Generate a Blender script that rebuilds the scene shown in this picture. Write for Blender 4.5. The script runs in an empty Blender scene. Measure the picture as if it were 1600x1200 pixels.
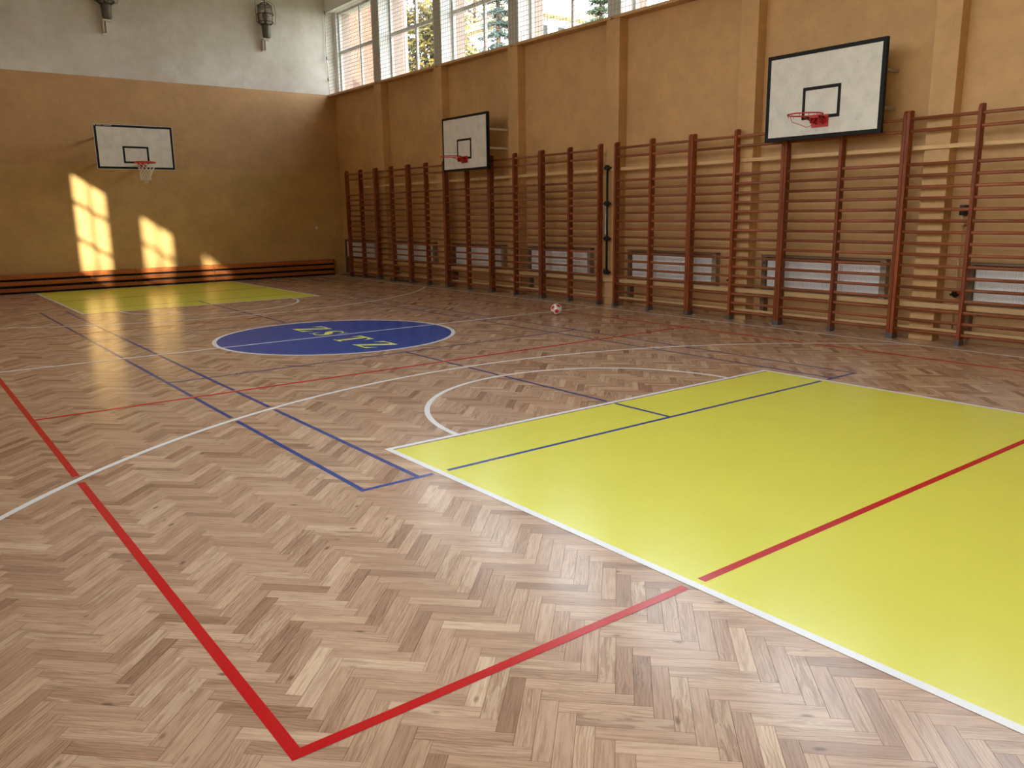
import bpy, bmesh, math, random
from mathutils import Matrix, Vector
random.seed(7)
SC = bpy.context.scene
COL = SC.collection
PI = math.pi
R = math.radians

# ------------------------------------------------------------------ camera
CP = Vector((-5.3673, -11.3787, 1.800))
YAW, PITCH, ROLL, FPX = 0.6538, 0.2084, -0.0143, 1268.69
cy_, sy_, cp_, sp_ = math.cos(YAW), math.sin(YAW), math.cos(PITCH), math.sin(PITCH)
FWD = Vector((sy_*cp_, cy_*cp_, -sp_)); RT0 = Vector((cy_, -sy_, 0)); UP0 = RT0.cross(FWD)
RT = RT0*math.cos(ROLL) + UP0*math.sin(ROLL); UP = -RT0*math.sin(ROLL) + UP0*math.cos(ROLL)
cam = bpy.data.cameras.new('camera'); camo = bpy.data.objects.new('camera', cam); COL.objects.link(camo)
M4 = Matrix.Identity(4)
for i in range(3):
    M4[i][0], M4[i][1], M4[i][2], M4[i][3] = RT[i], UP[i], -FWD[i], CP[i]
camo.matrix_world = M4
cam.sensor_width = 36; cam.lens = FPX*36/1600; cam.clip_end = 500; cam.clip_start = .05
SC.camera = camo

# ------------------------------------------------------------------ exposure, sky, sun
SC.view_settings.view_transform = 'Standard'; SC.view_settings.look = 'None'
SC.view_settings.exposure = 0.0; SC.view_settings.gamma = 1; SC.view_settings.use_curve_mapping = False
SKY, SUN = 11.0, 19.0
w = bpy.data.worlds.new('sky'); SC.world = w; w.use_nodes = True
nt = w.node_tree; nt.nodes.clear()
wo = nt.nodes.new('ShaderNodeOutputWorld'); bg = nt.nodes.new('ShaderNodeBackground')
tc = nt.nodes.new('ShaderNodeTexCoord'); sx = nt.nodes.new('ShaderNodeSeparateXYZ'); cr = nt.nodes.new('ShaderNodeValToRGB')
nt.links.new(tc.outputs['Generated'], sx.inputs[0]); nt.links.new(sx.outputs['Z'], cr.inputs[0])
nt.links.new(cr.outputs[0], bg.inputs[0]); nt.links.new(bg.outputs[0], wo.inputs[0])
e = cr.color_ramp.elements
e[0].position = 0.0; e[0].color = (1, .985, .96, 1); e[1].position = .8; e[1].color = (.74, .85, 1, 1)
bg.inputs[1].default_value = SKY
SUNDIR = Vector((.503, 1, -.352)).normalized()
sl = bpy.data.lights.new('sun', 'SUN'); so = bpy.data.objects.new('sun', sl); COL.objects.link(so)
so.rotation_euler = SUNDIR.to_track_quat('-Z', 'Y').to_euler(); so.location = (-20, -30, 25)
sl.energy = SUN; sl.angle = R(.9); sl.color = (1, .93, .77)
SC.cycles.max_bounces = 9; SC.cycles.diffuse_bounces = 6; SC.cycles.glossy_bounces = 4
SC.cycles.transparent_max_bounces = 24; SC.cycles.use_denoising = True
SC.cycles.caustics_reflective = False; SC.cycles.caustics_refractive = False
SC.cycles.sample_clamp_indirect = 8

# room extents
XW, XL, YF, YN, ZC = 6.08, -6.1, 12.06, -12.06, 8.3
XP = 5.87            # pilaster front
YB = 11.84           # front of the plank guard on the far wall
# window bays on the right wall (y0, y1) between pilasters
PIL = [(-12.1, -11.9), (-9.28, -8.9), (-6.165, -5.835), (-3.10, -2.76), (-.085, .26), (2.94, 3.29), (5.90, 6.24), (8.88, 9.28), (11.88, 12.06)]
BAYS = [(PIL[i][1], PIL[i+1][0]) for i in range(len(PIL)-1)]
ZS, ZT = 5.24, 7.58
LWIN = [(.89, 2.49, 3.8, 6.35), (-2.19, -.59, 3.8, 6.35), (-5.27, -3.67, 3.8, 6.35), (-8.9, -6.2, 2.3, 6.35), (-11.8, -9.3, 2.6, 6.35)]

def portal(name, loc, rot, a, b):
    l = bpy.data.lights.new(name, 'AREA'); l.shape = 'RECTANGLE'; l.size = a; l.size_y = b
    o = bpy.data.objects.new(name, l); COL.objects.link(o); o.location = loc; o.rotation_euler = rot
    l.cycles.is_portal = True
for (a, b) in BAYS:
    portal('window_portal', (6.62, (a+b)/2, (ZS+ZT)/2), (0, R(90), 0), ZT-ZS, b-a)
for (a, b, c, d) in LWIN:
    portal('window_portal', (-6.24, (a+b)/2, (c+d)/2), (0, R(-90), 0), d-c, b-a)

# ------------------------------------------------------------------ materials
def mat(name, col=(.5, .5, .5), rough=.6, metal=0, spec=.5, coat=0):
    m = bpy.data.materials.new(name); m.use_nodes = True
    p = m.node_tree.nodes['Principled BSDF']
    p.inputs['Base Color'].default_value = (*col, 1); p.inputs['Roughness'].default_value = rough
    p.inputs['Metallic'].default_value = metal; p.inputs['Specular IOR Level'].default_value = spec
    p.inputs['Coat Weight'].default_value = coat
    return m
class N:
    def __init__(s, m): s.t = m.node_tree; s.p = s.t.nodes['Principled BSDF']
    def new(s, typ, **kw):
        n = s.t.nodes.new(typ)
        for k, v in kw.items(): setattr(n, k, v)
        return n
    def link(s, a, b): s.t.links.new(a, b)
    def math(s, op, a, b=None, c=None):
        n = s.new('ShaderNodeMath', operation=op)
        for i, v in enumerate((a, b, c)):
            if v is None: continue
            if hasattr(v, 'links') or hasattr(v, 'is_linked'): s.link(v, n.inputs[i])
            else: n.inputs[i].default_value = v
        return n.outputs[0]
    def noise(s, vec, scale, detail=3, rough=.5, dist=0):
        n = s.new('ShaderNodeTexNoise'); n.inputs['Scale'].default_value = scale; n.inputs['Detail'].default_value = detail
        n.inputs['Roughness'].default_value = rough; n.inputs['Distortion'].default_value = dist
        if vec is not None: s.link(vec, n.inputs['Vector'])
        return n.outputs['Fac']
    def ramp(s, fac, pts):
        n = s.new('ShaderNodeValToRGB'); s.link(fac, n.inputs[0]); el = n.color_ramp.elements
        while len(el) > 1: el.remove(el[-1])
        for i, (p, c) in enumerate(pts):
            x = el[0] if i == 0 else el.new(p)
            x.position = p; x.color = (*c, 1) if len(c) == 3 else c
        return n.outputs[0]
    def mix(s, fac, a, b, typ='MIX'):
        n = s.new('ShaderNodeMix', data_type='RGBA', blend_type=typ)
        for i, v in ((0, fac), (6, a), (7, b)):
            if hasattr(v, 'is_linked'): s.link(v, n.inputs[i])
            else: n.inputs[i].default_value = v if i == 0 else (*v, 1)
        return n.outputs[2]
    def pos(s, scale=(1, 1, 1), kind='Object'):
        t = s.new('ShaderNodeTexCoord'); m = s.new('ShaderNodeMapping'); m.inputs['Scale'].default_value = scale
        s.link(t.outputs[kind], m.inputs[0]); return m.outputs[0]
    def geo(s, scale=(1, 1, 1)):
        g = s.new('ShaderNodeNewGeometry'); m = s.new('ShaderNodeMapping'); m.inputs['Scale'].default_value = scale
        s.link(g.outputs['Position'], m.inputs[0]); return m.outputs[0]
    def bump(s, h, strength, dist=.01):
        b = s.new('ShaderNodeBump'); b.inputs['Strength'].default_value = strength; b.inputs['Distance'].default_value = dist
        s.link(h, b.inputs['Height']); s.link(b.outputs[0], s.p.inputs['Normal'])

# plaster walls: ochre paint below, whitewash above
def wall_mat(name, zsplit, ochre, white, gloss_below=None, lower=None):
    m = mat(name, ochre, .6); n = N(m)
    g = n.new('ShaderNodeNewGeometry'); s = n.new('ShaderNodeSeparateXYZ'); n.link(g.outputs['Position'], s.inputs[0])
    z = s.outputs['Z']
    blot = n.noise(g.outputs['Position'], 1.3, 5, .6); fine = n.noise(g.outputs['Position'], 6, 6, .65)
    v = n.ramp(blot, [(.25, (.82, .82, .82)), (.7, (1.06, 1.06, 1.06))]); v2 = n.ramp(fine, [(.3, (.9, .9, .9)), (.6, (1, 1, 1))])
    low = n.mix(1.0, v, v2, 'MULTIPLY')
    if lower is not None:
        low_c = n.mix(n.math('GREATER_THAN', z, gloss_below), lower, ochre)
        r = n.math('MULTIPLY_ADD', n.math('GREATER_THAN', z, gloss_below), .25, .38); n.link(r, n.p.inputs['Roughness'])
    else: low_c = ochre
    c1 = n.mix(1.0, low_c, low, 'MULTIPLY')
    # whitewash with grey stains
    st = n.noise(g.outputs['Position'], 3.2, 8, .7); dirt = n.ramp(st, [(.3, (.78, .74, .68)), (.6, (1, 1, 1))])
    st2 = n.noise(g.outputs['Position'], .6, 3, .5); d2 = n.ramp(st2, [(.3, (.8, .77, .72)), (.65, (1, 1, 1))])
    c2 = n.mix(1.0, n.mix(.55, white, dirt, 'MULTIPLY'), d2, 'MULTIPLY')
    n.link(n.mix(n.math('GREATER_THAN', z, zsplit), c1, c2), n.p.inputs['Base Color'])
    n.bump(fine, .25, .01)
    return m
OCHRE = (.56, .335, .15)
M_far = wall_mat('far_wall_paint', 5.285, (.54, .315, .14), (.68, .65, .60), 3.1, (.55, .345, .13))
M_side = wall_mat('side_wall_paint', 5.285, (.60, .35, .15), (.80, .80, .80))
M_white = mat('whitewash', (.8, .8, .79), .8)
M_pier = mat('pier_paint', (.60, .60, .59), .8)
M_ledge = mat('ledge_paint', (.55, .33, .16), .5)
M_ext = mat('outside_render', (.34, .25, .21), .9)

def parquet_mat():
    m = mat('oak_parquet', (.5, .35, .25), .3); n = N(m)
    oi = n.new('ShaderNodeObjectInfo'); g = n.new('ShaderNodeNewGeometry'); uv = n.new('ShaderNodeUVMap')
    rnd = n.math('FRACT', n.math('MULTIPLY_ADD', oi.outputs['Random'], 7.31, n.math('MULTIPLY', g.outputs['Random Per Island'], 5.77)))
    r2 = n.math('FRACT', n.math('MULTIPLY', rnd, 37.7)); r3 = n.math('FRACT', n.math('MULTIPLY', rnd, 113.3))
    cb = n.new('ShaderNodeCombineXYZ'); n.link(n.math('MULTIPLY', rnd, 41.0), cb.inputs[0]); n.link(n.math('MULTIPLY', r2, 23.0), cb.inputs[1]); n.link(n.math('MULTIPLY', r3, 9.0), cb.inputs[2])
    va = n.new('ShaderNodeVectorMath', operation='ADD'); n.link(uv.outputs[0], va.inputs[0]); n.link(cb.outputs[0], va.inputs[1])
    def scaled(s):
        mm = n.new('ShaderNodeMapping'); mm.inputs['Scale'].default_value = s; n.link(va.outputs[0], mm.inputs[0]); return mm.outputs[0]
    grain = n.noise(scaled((5, 130, 1)), 1, 5, .65, .4)
    broad = n.noise(scaled((3.5, 26, 1)), 1, 4, .6, .9)
    wv = n.new('ShaderNodeTexWave', wave_type='BANDS', bands_direction='Y'); wv.inputs['Scale'].default_value = 22; wv.inputs['Distortion'].default_value = 14
    wv.inputs['Detail'].default_value = 2; wv.inputs['Detail Scale'].default_value = .7; n.link(scaled((.35, 1, 1)), wv.inputs['Vector'])
    base = n.ramp(rnd, [(0, (.33, .185, .115)), (.14, (.43, .255, .165)), (.4, (.53, .335, .220)), (.7, (.575, .375, .252)), (.9, (.63, .42, .285)), (1, (.73, .52, .36))])
    tint = n.mix(n.math('MULTIPLY', r2, .45), base, (.50, .318, .222))
    c = n.mix(1.0, tint, n.ramp(grain, [(.3, (.70, .66, .62)), (.52, (1.02, 1.02, 1.02)), (.75, (1.08, 1.08, 1.06))]), 'MULTIPLY')
    c = n.mix(1.0, c, n.ramp(broad, [(.25, (.74, .70, .66)), (.5, (1, 1, 1)), (.8, (1.1, 1.1, 1.1))]), 'MULTIPLY')
    wf = n.math('MULTIPLY', n.math('GREATER_THAN', r3, .55), .55)
    c = n.mix(wf, c, n.mix(1.0, c, n.ramp(wv.outputs['Fac'], [(.1, (.72, .68, .64)), (.5, (1.03, 1.02, 1))]), 'MULTIPLY'))
    vo = n.new('ShaderNodeTexVoronoi'); vo.inputs['Scale'].default_value = 3.0; n.link(scaled((1.0, 2.2, 1)), vo.inputs['Vector'])
    kn = n.ramp(vo.outputs['Distance'], [(.04, (1, 1, 1)), (.10, (0, 0, 0))])
    c = n.mix(n.math('MULTIPLY', kn, .8), c, (.15, .08, .045))
    sap = n.math('MULTIPLY', n.math('GREATER_THAN', r2, .88), n.math('GREATER_THAN', broad, .52))
    c = n.mix(n.math('MULTIPLY', sap, .3), c, (.72, .56, .37))
    n.link(c, n.p.inputs['Base Color'])
    rr = n.noise(g.outputs['Position'], 2.2, 3, .5)
    n.link(n.math('MULTIPLY_ADD', rr, .10, .17), n.p.inputs['Roughness'])
    return m
M_parq = parquet_mat()
M_sub = mat('subfloor', (.16, .09, .05), .9)

def paint(name, col, rough=.24, var=0):
    m = mat(name, col, rough); n = N(m)
    a = n.noise(n.geo((1, 1, 1)), 2.0, 3, .5)
    n.link(n.mix(1.0, col, n.ramp(a, [(.3, (.97, .97, .97)), (.7, (1, 1, 1))]), 'MULTIPLY'), n.p.inputs['Base Color'])
    n.p.inputs['Specular IOR Level'].default_value = .4
    return m
M_lw = paint('line_white', (.90, .90, .92)); M_lr = paint('line_red', (.56, .006, .010)); M_lb = paint('line_blue', (.012, .05, .26))
M_key = paint('key_yellow', (.82, .79, .105), .22); M_disc = paint('disc_blue', (.012, .085, .42), .2); M_let = paint('letter_yellow', (.92, .90, .13), .3)

def wood(name, ca, cb, axis, rough=.4, sc=1):
    m = mat(name, ca, rough); n = N(m)
    s = [28*sc]*3; s[axis] = 1.6*sc
    oi = n.new('ShaderNodeObjectInfo')
    t = n.new('ShaderNodeTexCoord'); ad = n.new('ShaderNodeVectorMath', operation='ADD'); cbn = n.new('ShaderNodeCombineXYZ')
    for i in range(3): n.link(n.math('MULTIPLY', oi.outputs['Random'], 17.0+i*5), cbn.inputs[i])
    n.link(t.outputs['Object'], ad.inputs[0]); n.link(cbn.outputs[0], ad.inputs[1])
    mp = n.new('ShaderNodeMapping'); mp.inputs['Scale'].default_value = s; n.link(ad.outputs[0], mp.inputs[0])
    g1 = n.noise(mp.outputs[0], 1, 5, .6, .6)
    c = n.ramp(g1, [(.3, cb), (.6, ca)])
    k = n.new('ShaderNodeTexVoronoi'); s2 = [3.0]*3; s2[axis] = 1.3; mp2 = n.new('ShaderNodeMapping'); mp2.inputs['Scale'].default_value = s2
    n.link(ad.outputs[0], mp2.inputs[0]); n.link(mp2.outputs[0], k.inputs['Vector']); k.inputs['Scale'].default_value = 1
    c = n.mix(n.math('MULTIPLY', n.ramp(k.outputs['Distance'], [(.05, (1, 1, 1)), (.1, (0, 0, 0))]), .6), c, tuple(v*.25 for v in ca))
    n.p.inputs['Specular IOR Level'].default_value = .28
    br = n.math('MULTIPLY_ADD', oi.outputs['Random'], .35, .82)
    vm = n.new('ShaderNodeVectorMath', operation='SCALE'); n.link(c, vm.inputs[0]); n.link(br, vm.inputs['Scale'])
    n.link(vm.outputs[0], n.p.inputs['Base Color'])
    return m
M_post = wood('mahogany_post', (.27, .066, .020), (.12, .026, .010), 2, .45)
M_rung = wood('beech_rung_varnished', (.28, .092, .036), (.18, .054, .022), 1, .45)
M_rail = wood('pale_pine', (.70, .46, .23), (.58, .35, .16), 1, .5)
M_plank = wood('orange_pine', (.40, .125, .038), (.26, .07, .02), 0, .35)
M_dark = mat('dark_gap', (.03, .014, .008), .8)
M_foot = mat('grey_steel_foot', (.13, .13, .13), .45, .6)
M_steel = mat('black_steel', (.012, .012, .014), .4, .3)
M_grey = mat('grey_steel', (.4, .4, .4), .4, .8)
M_bblack = mat('black_paint', (.010, .010, .011), .55, 0, .2)
M_bwhite = mat('board_white', (.72, .69, .64), .45)
nn = N(M_bwhite); _a = nn.noise(nn.geo(), 5, 5, .6)
nn.link(nn.mix(1.0, (.73, .70, .65), nn.ramp(_a, [(.35, (.86, .86, .86)), (.6, (1, 1, 1))]), 'MULTIPLY'), nn.p.inputs['Base Color'])
M_red = mat('hoop_red', (.48, .02, .02), .4)
M_cord = mat('white_cord', (.75, .72, .66), .8)
M_pvc = mat('window_grey_white', (.50, .50, .48), .4)
M_netm = mat('net_cord', (.42, .38, .33), .8)
M_rad = mat('radiator_white', (.80, .80, .82), .4)
M_radf = mat('radiator_brown', (.17, .10, .06), .55)
M_radl = mat('radiator_jamb', (.30, .24, .18), .5)
M_pipe = mat('pipe_paint', (.58, .36, .16), .4)
M_lamp = mat('lamp_iron', (.045, .032, .022), .6, .3)
M_lbody = mat('lamp_body', (.12, .105, .08), .5, .3)
M_ballw = mat('ball_white', (.82, .80, .74), .4); M_ballr = mat('ball_red', (.55, .02, .06), .4)
M_glassj = mat('lamp_glass', (.3, .26, .21), .15); M_glassj.node_tree.nodes['Principled BSDF'].inputs['Alpha'].default_value = .45

def glass_mat():
    m = bpy.data.materials.new('window_glass'); m.use_nodes = True; t = m.node_tree; t.nodes.clear()
    o = t.nodes.new('ShaderNodeOutputMaterial'); mx = t.nodes.new('ShaderNodeMixShader'); tr = t.nodes.new('ShaderNodeBsdfTransparent')
    gl = t.nodes.new('ShaderNodeBsdfGlossy'); gl.inputs['Roughness'].default_value = .02; tr.inputs[0].default_value = (.95, .97, .96, 1)
    fr = t.nodes.new('ShaderNodeFresnel'); fr.inputs[0].default_value = 1.45
    gm = t.nodes.new('ShaderNodeNewGeometry'); sb = t.nodes.new('ShaderNodeMath'); sb.operation = 'SUBTRACT'; sb.inputs[0].default_value = 1; t.links.new(gm.outputs['Backfacing'], sb.inputs[1])
    mu = t.nodes.new('ShaderNodeMath'); mu.operation = 'MULTIPLY'; t.links.new(sb.outputs[0], mu.inputs[0]); t.links.new(fr.outputs[0], mu.inputs[1])
    t.links.new(mu.outputs[0], mx.inputs[0]); t.links.new(tr.outputs[0], mx.inputs[1]); t.links.new(gl.outputs[0], mx.inputs[2]); t.links.new(mx.outputs[0], o.inputs[0])
    return m
M_glass = glass_mat()

# ------------------------------------------------------------------ mesh helpers
class MB:
    def __init__(s): s.v = []; s.f = []; s.m = []
    def box(s, a, b, mi=0):
        x0, y0, z0 = a; x1, y1, z1 = b; k = len(s.v)
        s.v += [(x0, y0, z0), (x1, y0, z0), (x1, y1, z0), (x0, y1, z0), (x0, y0, z1), (x1, y0, z1), (x1, y1, z1), (x0, y1, z1)]
        for f in ((0, 3, 2, 1), (4, 5, 6, 7), (0, 1, 5, 4), (1, 2, 6, 5), (2, 3, 7, 6), (3, 0, 4, 7)):
            s.f.append(tuple(k+i for i in f)); s.m.append(mi)
        return s
    def cbox(s, c, d, mi=0):
        return s.box([c[i]-d[i]/2 for i in range(3)], [c[i]+d[i]/2 for i in range(3)], mi)
    def poly(s, pts, z, mi=0):
        k = len(s.v); s.v += [(p[0], p[1], z) for p in pts]; s.f.append(tuple(range(k, k+len(pts)))); s.m.append(mi); return s
    def tube(s, pts, r, n=8, closed=False, mi=0, sy=1):
        pts = [Vector(p) for p in pts]; k = len(s.v); L = len(pts); ref = None
        for i, p in enumerate(pts):
            if closed: d = pts[(i+1) % L]-pts[i-1]
            else: d = pts[min(i+1, L-1)]-pts[max(i-1, 0)]
            d.normalize()
            if ref is None: ref = Vector((0, 0, 1)) if abs(d.z) < .9 else Vector((1, 0, 0))
            a = d.cross(ref)
            if a.length < 1e-4: a = d.orthogonal()
            a.normalize(); b = d.cross(a); ref = -b if False else ref
            rr = r[i] if isinstance(r, (list, tuple)) else r
            for j in range(n):
                t = 2*PI*(j+.5)/n; q = p+a*(rr*math.cos(t))+b*(rr*math.sin(t)*sy); s.v.append(tuple(q))
        for i in range(L if closed else L-1):
            for j in range(n):
                a0 = k+i*n; b0 = k+((i+1) % L)*n
                s.f.append((a0+j, a0+(j+1) % n, b0+(j+1) % n, b0+j)); s.m.append(mi)
        if not closed:
            s.f.append(tuple(k+j for j in reversed(range(n)))); s.m.append(mi)
            s.f.append(tuple(k+(L-1)*n+j for j in range(n))); s.m.append(mi)
        return s
    def mesh(s, name, mats, smooth=False):
        me = bpy.data.meshes.new(name); me.from_pydata(s.v, [], s.f)
        for m in (mats if isinstance(mats, (list, tuple)) else [mats]): me.materials.append(m)
        if len(me.materials) > 1: me.polygons.foreach_set('material_index', s.m)
        if smooth: me.polygons.foreach_set('use_smooth', [True]*len(me.polygons))
        me.update(); return me
def put(name, me, parent=None, loc=(0, 0, 0), rot=(0, 0, 0), bevel=0, **props):
    o = bpy.data.objects.new(name, me); COL.objects.link(o)
    o.parent = parent; o.location = loc; o.rotation_euler = rot
    if bevel:
        b = o.modifiers.new('bevel', 'BEVEL'); b.width = bevel; b.segments = 2; b.limit_method = 'ANGLE'
    for k, v in props.items(): o[k] = v
    return o
def part(name, mb, m, parent=None, smooth=False, bevel=0, loc=(0, 0, 0), rot=(0, 0, 0), **props):
    return put(name, mb.mesh(name, m, smooth), parent, loc, rot, bevel, **props)
def thing(name, label, cat, loc=(0, 0, 0), rotz=0, group=None):
    o = bpy.data.objects.new(name, None); COL.objects.link(o); o.location = loc; o.rotation_euler = (0, 0, rotz)
    o.empty_display_size = .1; o['label'] = label; o['category'] = cat
    if group: o['group'] = group
    return o
def struct(name, mb, m, **k): return part(name, mb, m, kind='structure', **k)

# ------------------------------------------------------------------ floor: herringbone parquet
BW, BN = .07, 5
UVX, UVY = Vector((math.cos(PI/4), math.sin(PI/4))), Vector((math.cos(PI/4), -math.sin(PI/4)))
ORG = Vector((-2.881, -9.301))
floor = struct('floor', MB().box((XL, YN, -.12), (XW, YF, -.004)), M_sub)
def block_mesh(verts, faces, uvs, cx, cyy, ux, uy, L, W, seed):
    g, b = .0001, .0006; k = len(verts)
    for inset, z in ((g, -.006), (g+b, 0)):
        for (sx_, sy2) in ((-1, -1), (1, -1), (1, 1), (-1, 1)):
            a, c = sx_*(L/2-inset), sy2*(W/2-inset)
            verts.append((cx+ux[0]*a+uy[0]*c, cyy+ux[1]*a+uy[1]*c, z)); uvs.append((a, c))
    fs = [(4, 5, 6, 7), (0, 1, 5, 4), (1, 2, 6, 5), (2, 3, 7, 6), (3, 0, 4, 7)]
    if ux[0]*uy[1]-ux[1]*uy[0] < 0: fs = [tuple(reversed(f)) for f in fs]
    for f in fs: faces.append(tuple(k+i for i in f))
def fin_mesh(name, verts, faces, uvs):
    me = bpy.data.meshes.new(name); me.from_pydata(verts, [], faces); me.materials.append(M_parq)
    ul = me.uv_layers.new(name='UVMap'); lp = [0]*len(me.loops); me.loops.foreach_get('vertex_index', lp)
    flat = [0.0]*(2*len(lp))
    for i, vi in enumerate(lp): flat[2*i], flat[2*i+1] = uvs[vi]
    ul.data.foreach_set('uv', flat); me.update(); return me
def project(x, y, z=0):
    d = Vector((x, y, z))-CP; c = d.dot(FWD)
    return (800+FPX*d.dot(RT)/c, 600-FPX*d.dot(UP)/c, c) if c > .05 else None
blocks = []
L = BW*BN
for q in range(-260, 260):
    for mm in range(-32, 32):
        # A: long along +45 degrees, B: long along -45 degrees
        pa = -q+10*mm
        ca = ORG+UVX*((pa+2.5)*BW)+UVY*((q+.5)*BW)
        pb, qb = q, 5-q+10*mm
        cb = ORG+UVX*((pb+.5)*BW)+UVY*((qb+2.5)*BW)
        for kind, c in ((0, ca), (1, cb)):
            if XL-.12 < c.x < XW+.12 and YN-.12 < c.y < YF+.12:
                if XL+.125 < c.x < XW-.125 and YN+.125 < c.y < YF-.125: blocks.append((kind, c.x, c.y))
                else: blocks.append((kind+2, c.x, c.y))
cand = []
for i, (k, x, y) in enumerate(blocks):
    if k > 1: continue
    p = project(x, y)
    if p and 0 < p[0] < 1600 and 0 < p[1] < 1200 and not (-2.6 < x < 2.6 and y < -5.8): cand.append((p[2], i))
cand.sort(); single = set(i for _, i in cand[:300])
v, f, u = [], [], []
block_mesh(v, f, u, 0, 0, (1, 0), (0, 1), L, BW, 0)
bm_ = fin_mesh('parquet_block', v, f, u)
for i in sorted(single):
    k, x, y = blocks[i]
    put('parquet_block', bm_, floor, (x, y, 0), (0, 0, PI/4 if k == 0 else -PI/4))
v, f, u = [], [], []
for i, (k, x, y) in enumerate(blocks):
    if i in single: continue
    if k > 1:
        # border blocks are cut short by the wall: keep them if their middle lies in the room
        if not (XL < x < XW and YN < y < YF): continue
    a, b = (UVX, UVY) if k % 2 == 0 else (UVY, UVX)
    block_mesh(v, f, u, x, y, a, b, L, BW, i)
put('parquet', fin_mesh('parquet', v, f, u), floor, kind='stuff', label='oak herringbone parquet too far off or too regular to tell block from block')

# ------------------------------------------------------------------ painted court marks (flat paint on the floor)
KX, KY, BASE, HC, RA = 2.45, 5.965, 11.78, 10.2, 6.725
arcs = [(0, -KY, 1.775, 'semi-'), (0, KY, 1.775, 'semi+'), (0, -HC, RA, '3-'), (0, HC, RA, '3+'), (0, 0, 1.775, 'c')]
white_lines = [((-5.375, -BASE), (-5.375, BASE)), ((5.375, -BASE), (5.375, BASE)), ((-5.375, -BASE), (5.375, -BASE)), ((-5.375, BASE), (5.375, BASE)), ((-5.375, 0), (5.375, 0)),
               ((-KX+.025, -BASE), (-KX+.025, -KY)), ((KX-.025, -BASE), (KX-.025, -KY)), ((-KX+.025, BASE), (-KX+.025, KY)), ((KX-.025, BASE), (KX-.025, KY)),
               ((-KX, -KY+.025), (KX, -KY+.025)), ((-KX, KY-.025), (KX, KY-.025))]
def near_white(x, y, m):
    for (a, b) in white_lines:
        if a[0] == b[0]:
            if abs(x-a[0]) < .025+m and min(a[1], b[1])-m < y < max(a[1], b[1])+m: return True
        elif abs(y-a[1]) < .025+m and min(a[0], b[0])-m < x < max(a[0], b[0])+m: return True
    for (cx, cy, r, k) in arcs:
        d = math.hypot(x-cx, y-cy)
        if abs(d-r) < .025+m:
            if k == 'semi-' and y < -KY: continue
            if k == 'semi+' and y > KY: continue
            if k[0] == '3' and abs(x) > 5.4: continue
            return True
    return math.hypot(x, y) < 1.8
red_lines = [((-4.475, -9), (-4.475, 9)), ((4.475, -9), (4.475, 9)), ((-4.5, -8.975), (4.5, -8.975)), ((-4.5, 8.975), (4.5, 8.975)), ((-4.45, -3), (4.45, -3)), ((-4.45, 3), (4.45, 3))]
def near_red(x, y, m):
    for (a, b) in red_lines:
        if a[0] == b[0]:
            if abs(x-a[0]) < .025+m and a[1] < y < b[1]: return True
        elif abs(y-a[1]) < .025+m and a[0] < x < b[0]: return True
    return False
def cut_line(a, b, w, tests, end_keep=0):
    mb = MB(); n = int(math.hypot(b[0]-a[0], b[1]-a[1])/.01); on = None
    def emit(i, j):
        t0, t1 = i/n, j/n; x0, y0 = a[0]+(b[0]-a[0])*t0, a[1]+(b[1]-a[1])*t0; x1, y1 = a[0]+(b[0]-a[0])*t1, a[1]+(b[1]-a[1])*t1
        h = w/2
        if a[0] == b[0]: mb.poly([(x0-h, y0), (x0+h, y0), (x0+h, y1), (x0-h, y1)], 0)
        else: mb.poly([(x0, y0-h), (x1, y0-h), (x1, y0+h), (x0, y0+h)], 0)
    for i in range(n+1):
        x, y = a[0]+(b[0]-a[0])*i/n, a[1]+(b[1]-a[1])*i/n
        blocked = any(t(x, y) for t in tests)
        if not blocked and on is None: on = i
        if (blocked or i == n) and on is not None:
            if i > on: emit(on, i)
            on = None
    return mb
def arc_mb(cx, cy, r, w, a0, a1, n, z=0):
    mb = MB()
    for i in range(n):
        t0, t1 = a0+(a1-a0)*i/n, a0+(a1-a0)*(i+1)/n
        P = [(cx+rr*math.cos(t), cy+rr*math.sin(t)) for rr, t in ((r-w/2, t0), (r+w/2, t0), (r+w/2, t1), (r-w/2, t1))]
        mb.poly(P, z)
    return mb
for s, wh in ((-1, 'near end of the court'), (1, 'far end of the court, by the plank guard')):
    k = MB(); ys = sorted((s*KY, s*BASE)); k.poly([(-KX+.04, ys[0]+.02), (KX-.04, ys[0]+.02), (KX-.04, ys[1]-.02), (-KX+.04, ys[1]-.02)], 0)
    part('painted_key', k, M_key, floor, loc=(0, 0, .0008), label='yellow painted basketball key at the '+wh)
wl = [((a[0], a[1]), (b[0], b[1])) for a, b in white_lines]
for i, (a, b) in enumerate(wl):
    h = .025
    if i == 4:   # the halfway line also crosses the blue disc
        pass
    part('court_line', MB().poly([(min(a[0], b[0])-(h if a[0] == b[0] else 0), min(a[1], b[1])-(h if a[1] == b[1] else 0)), (max(a[0], b[0])+(h if a[0] == b[0] else 0), min(a[1], b[1])-(h if a[1] == b[1] else 0)),
                                  (max(a[0], b[0])+(h if a[0] == b[0] else 0), max(a[1], b[1])+(h if a[1] == b[1] else 0)), (min(a[0], b[0])-(h if a[0] == b[0] else 0), max(a[1], b[1])+(h if a[1] == b[1] else 0))], 0), M_lw, floor,
         loc=(0, 0, .0022 + .00002*i), label='white basketball line')
a3 = math.acos(5.4/RA)
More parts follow.
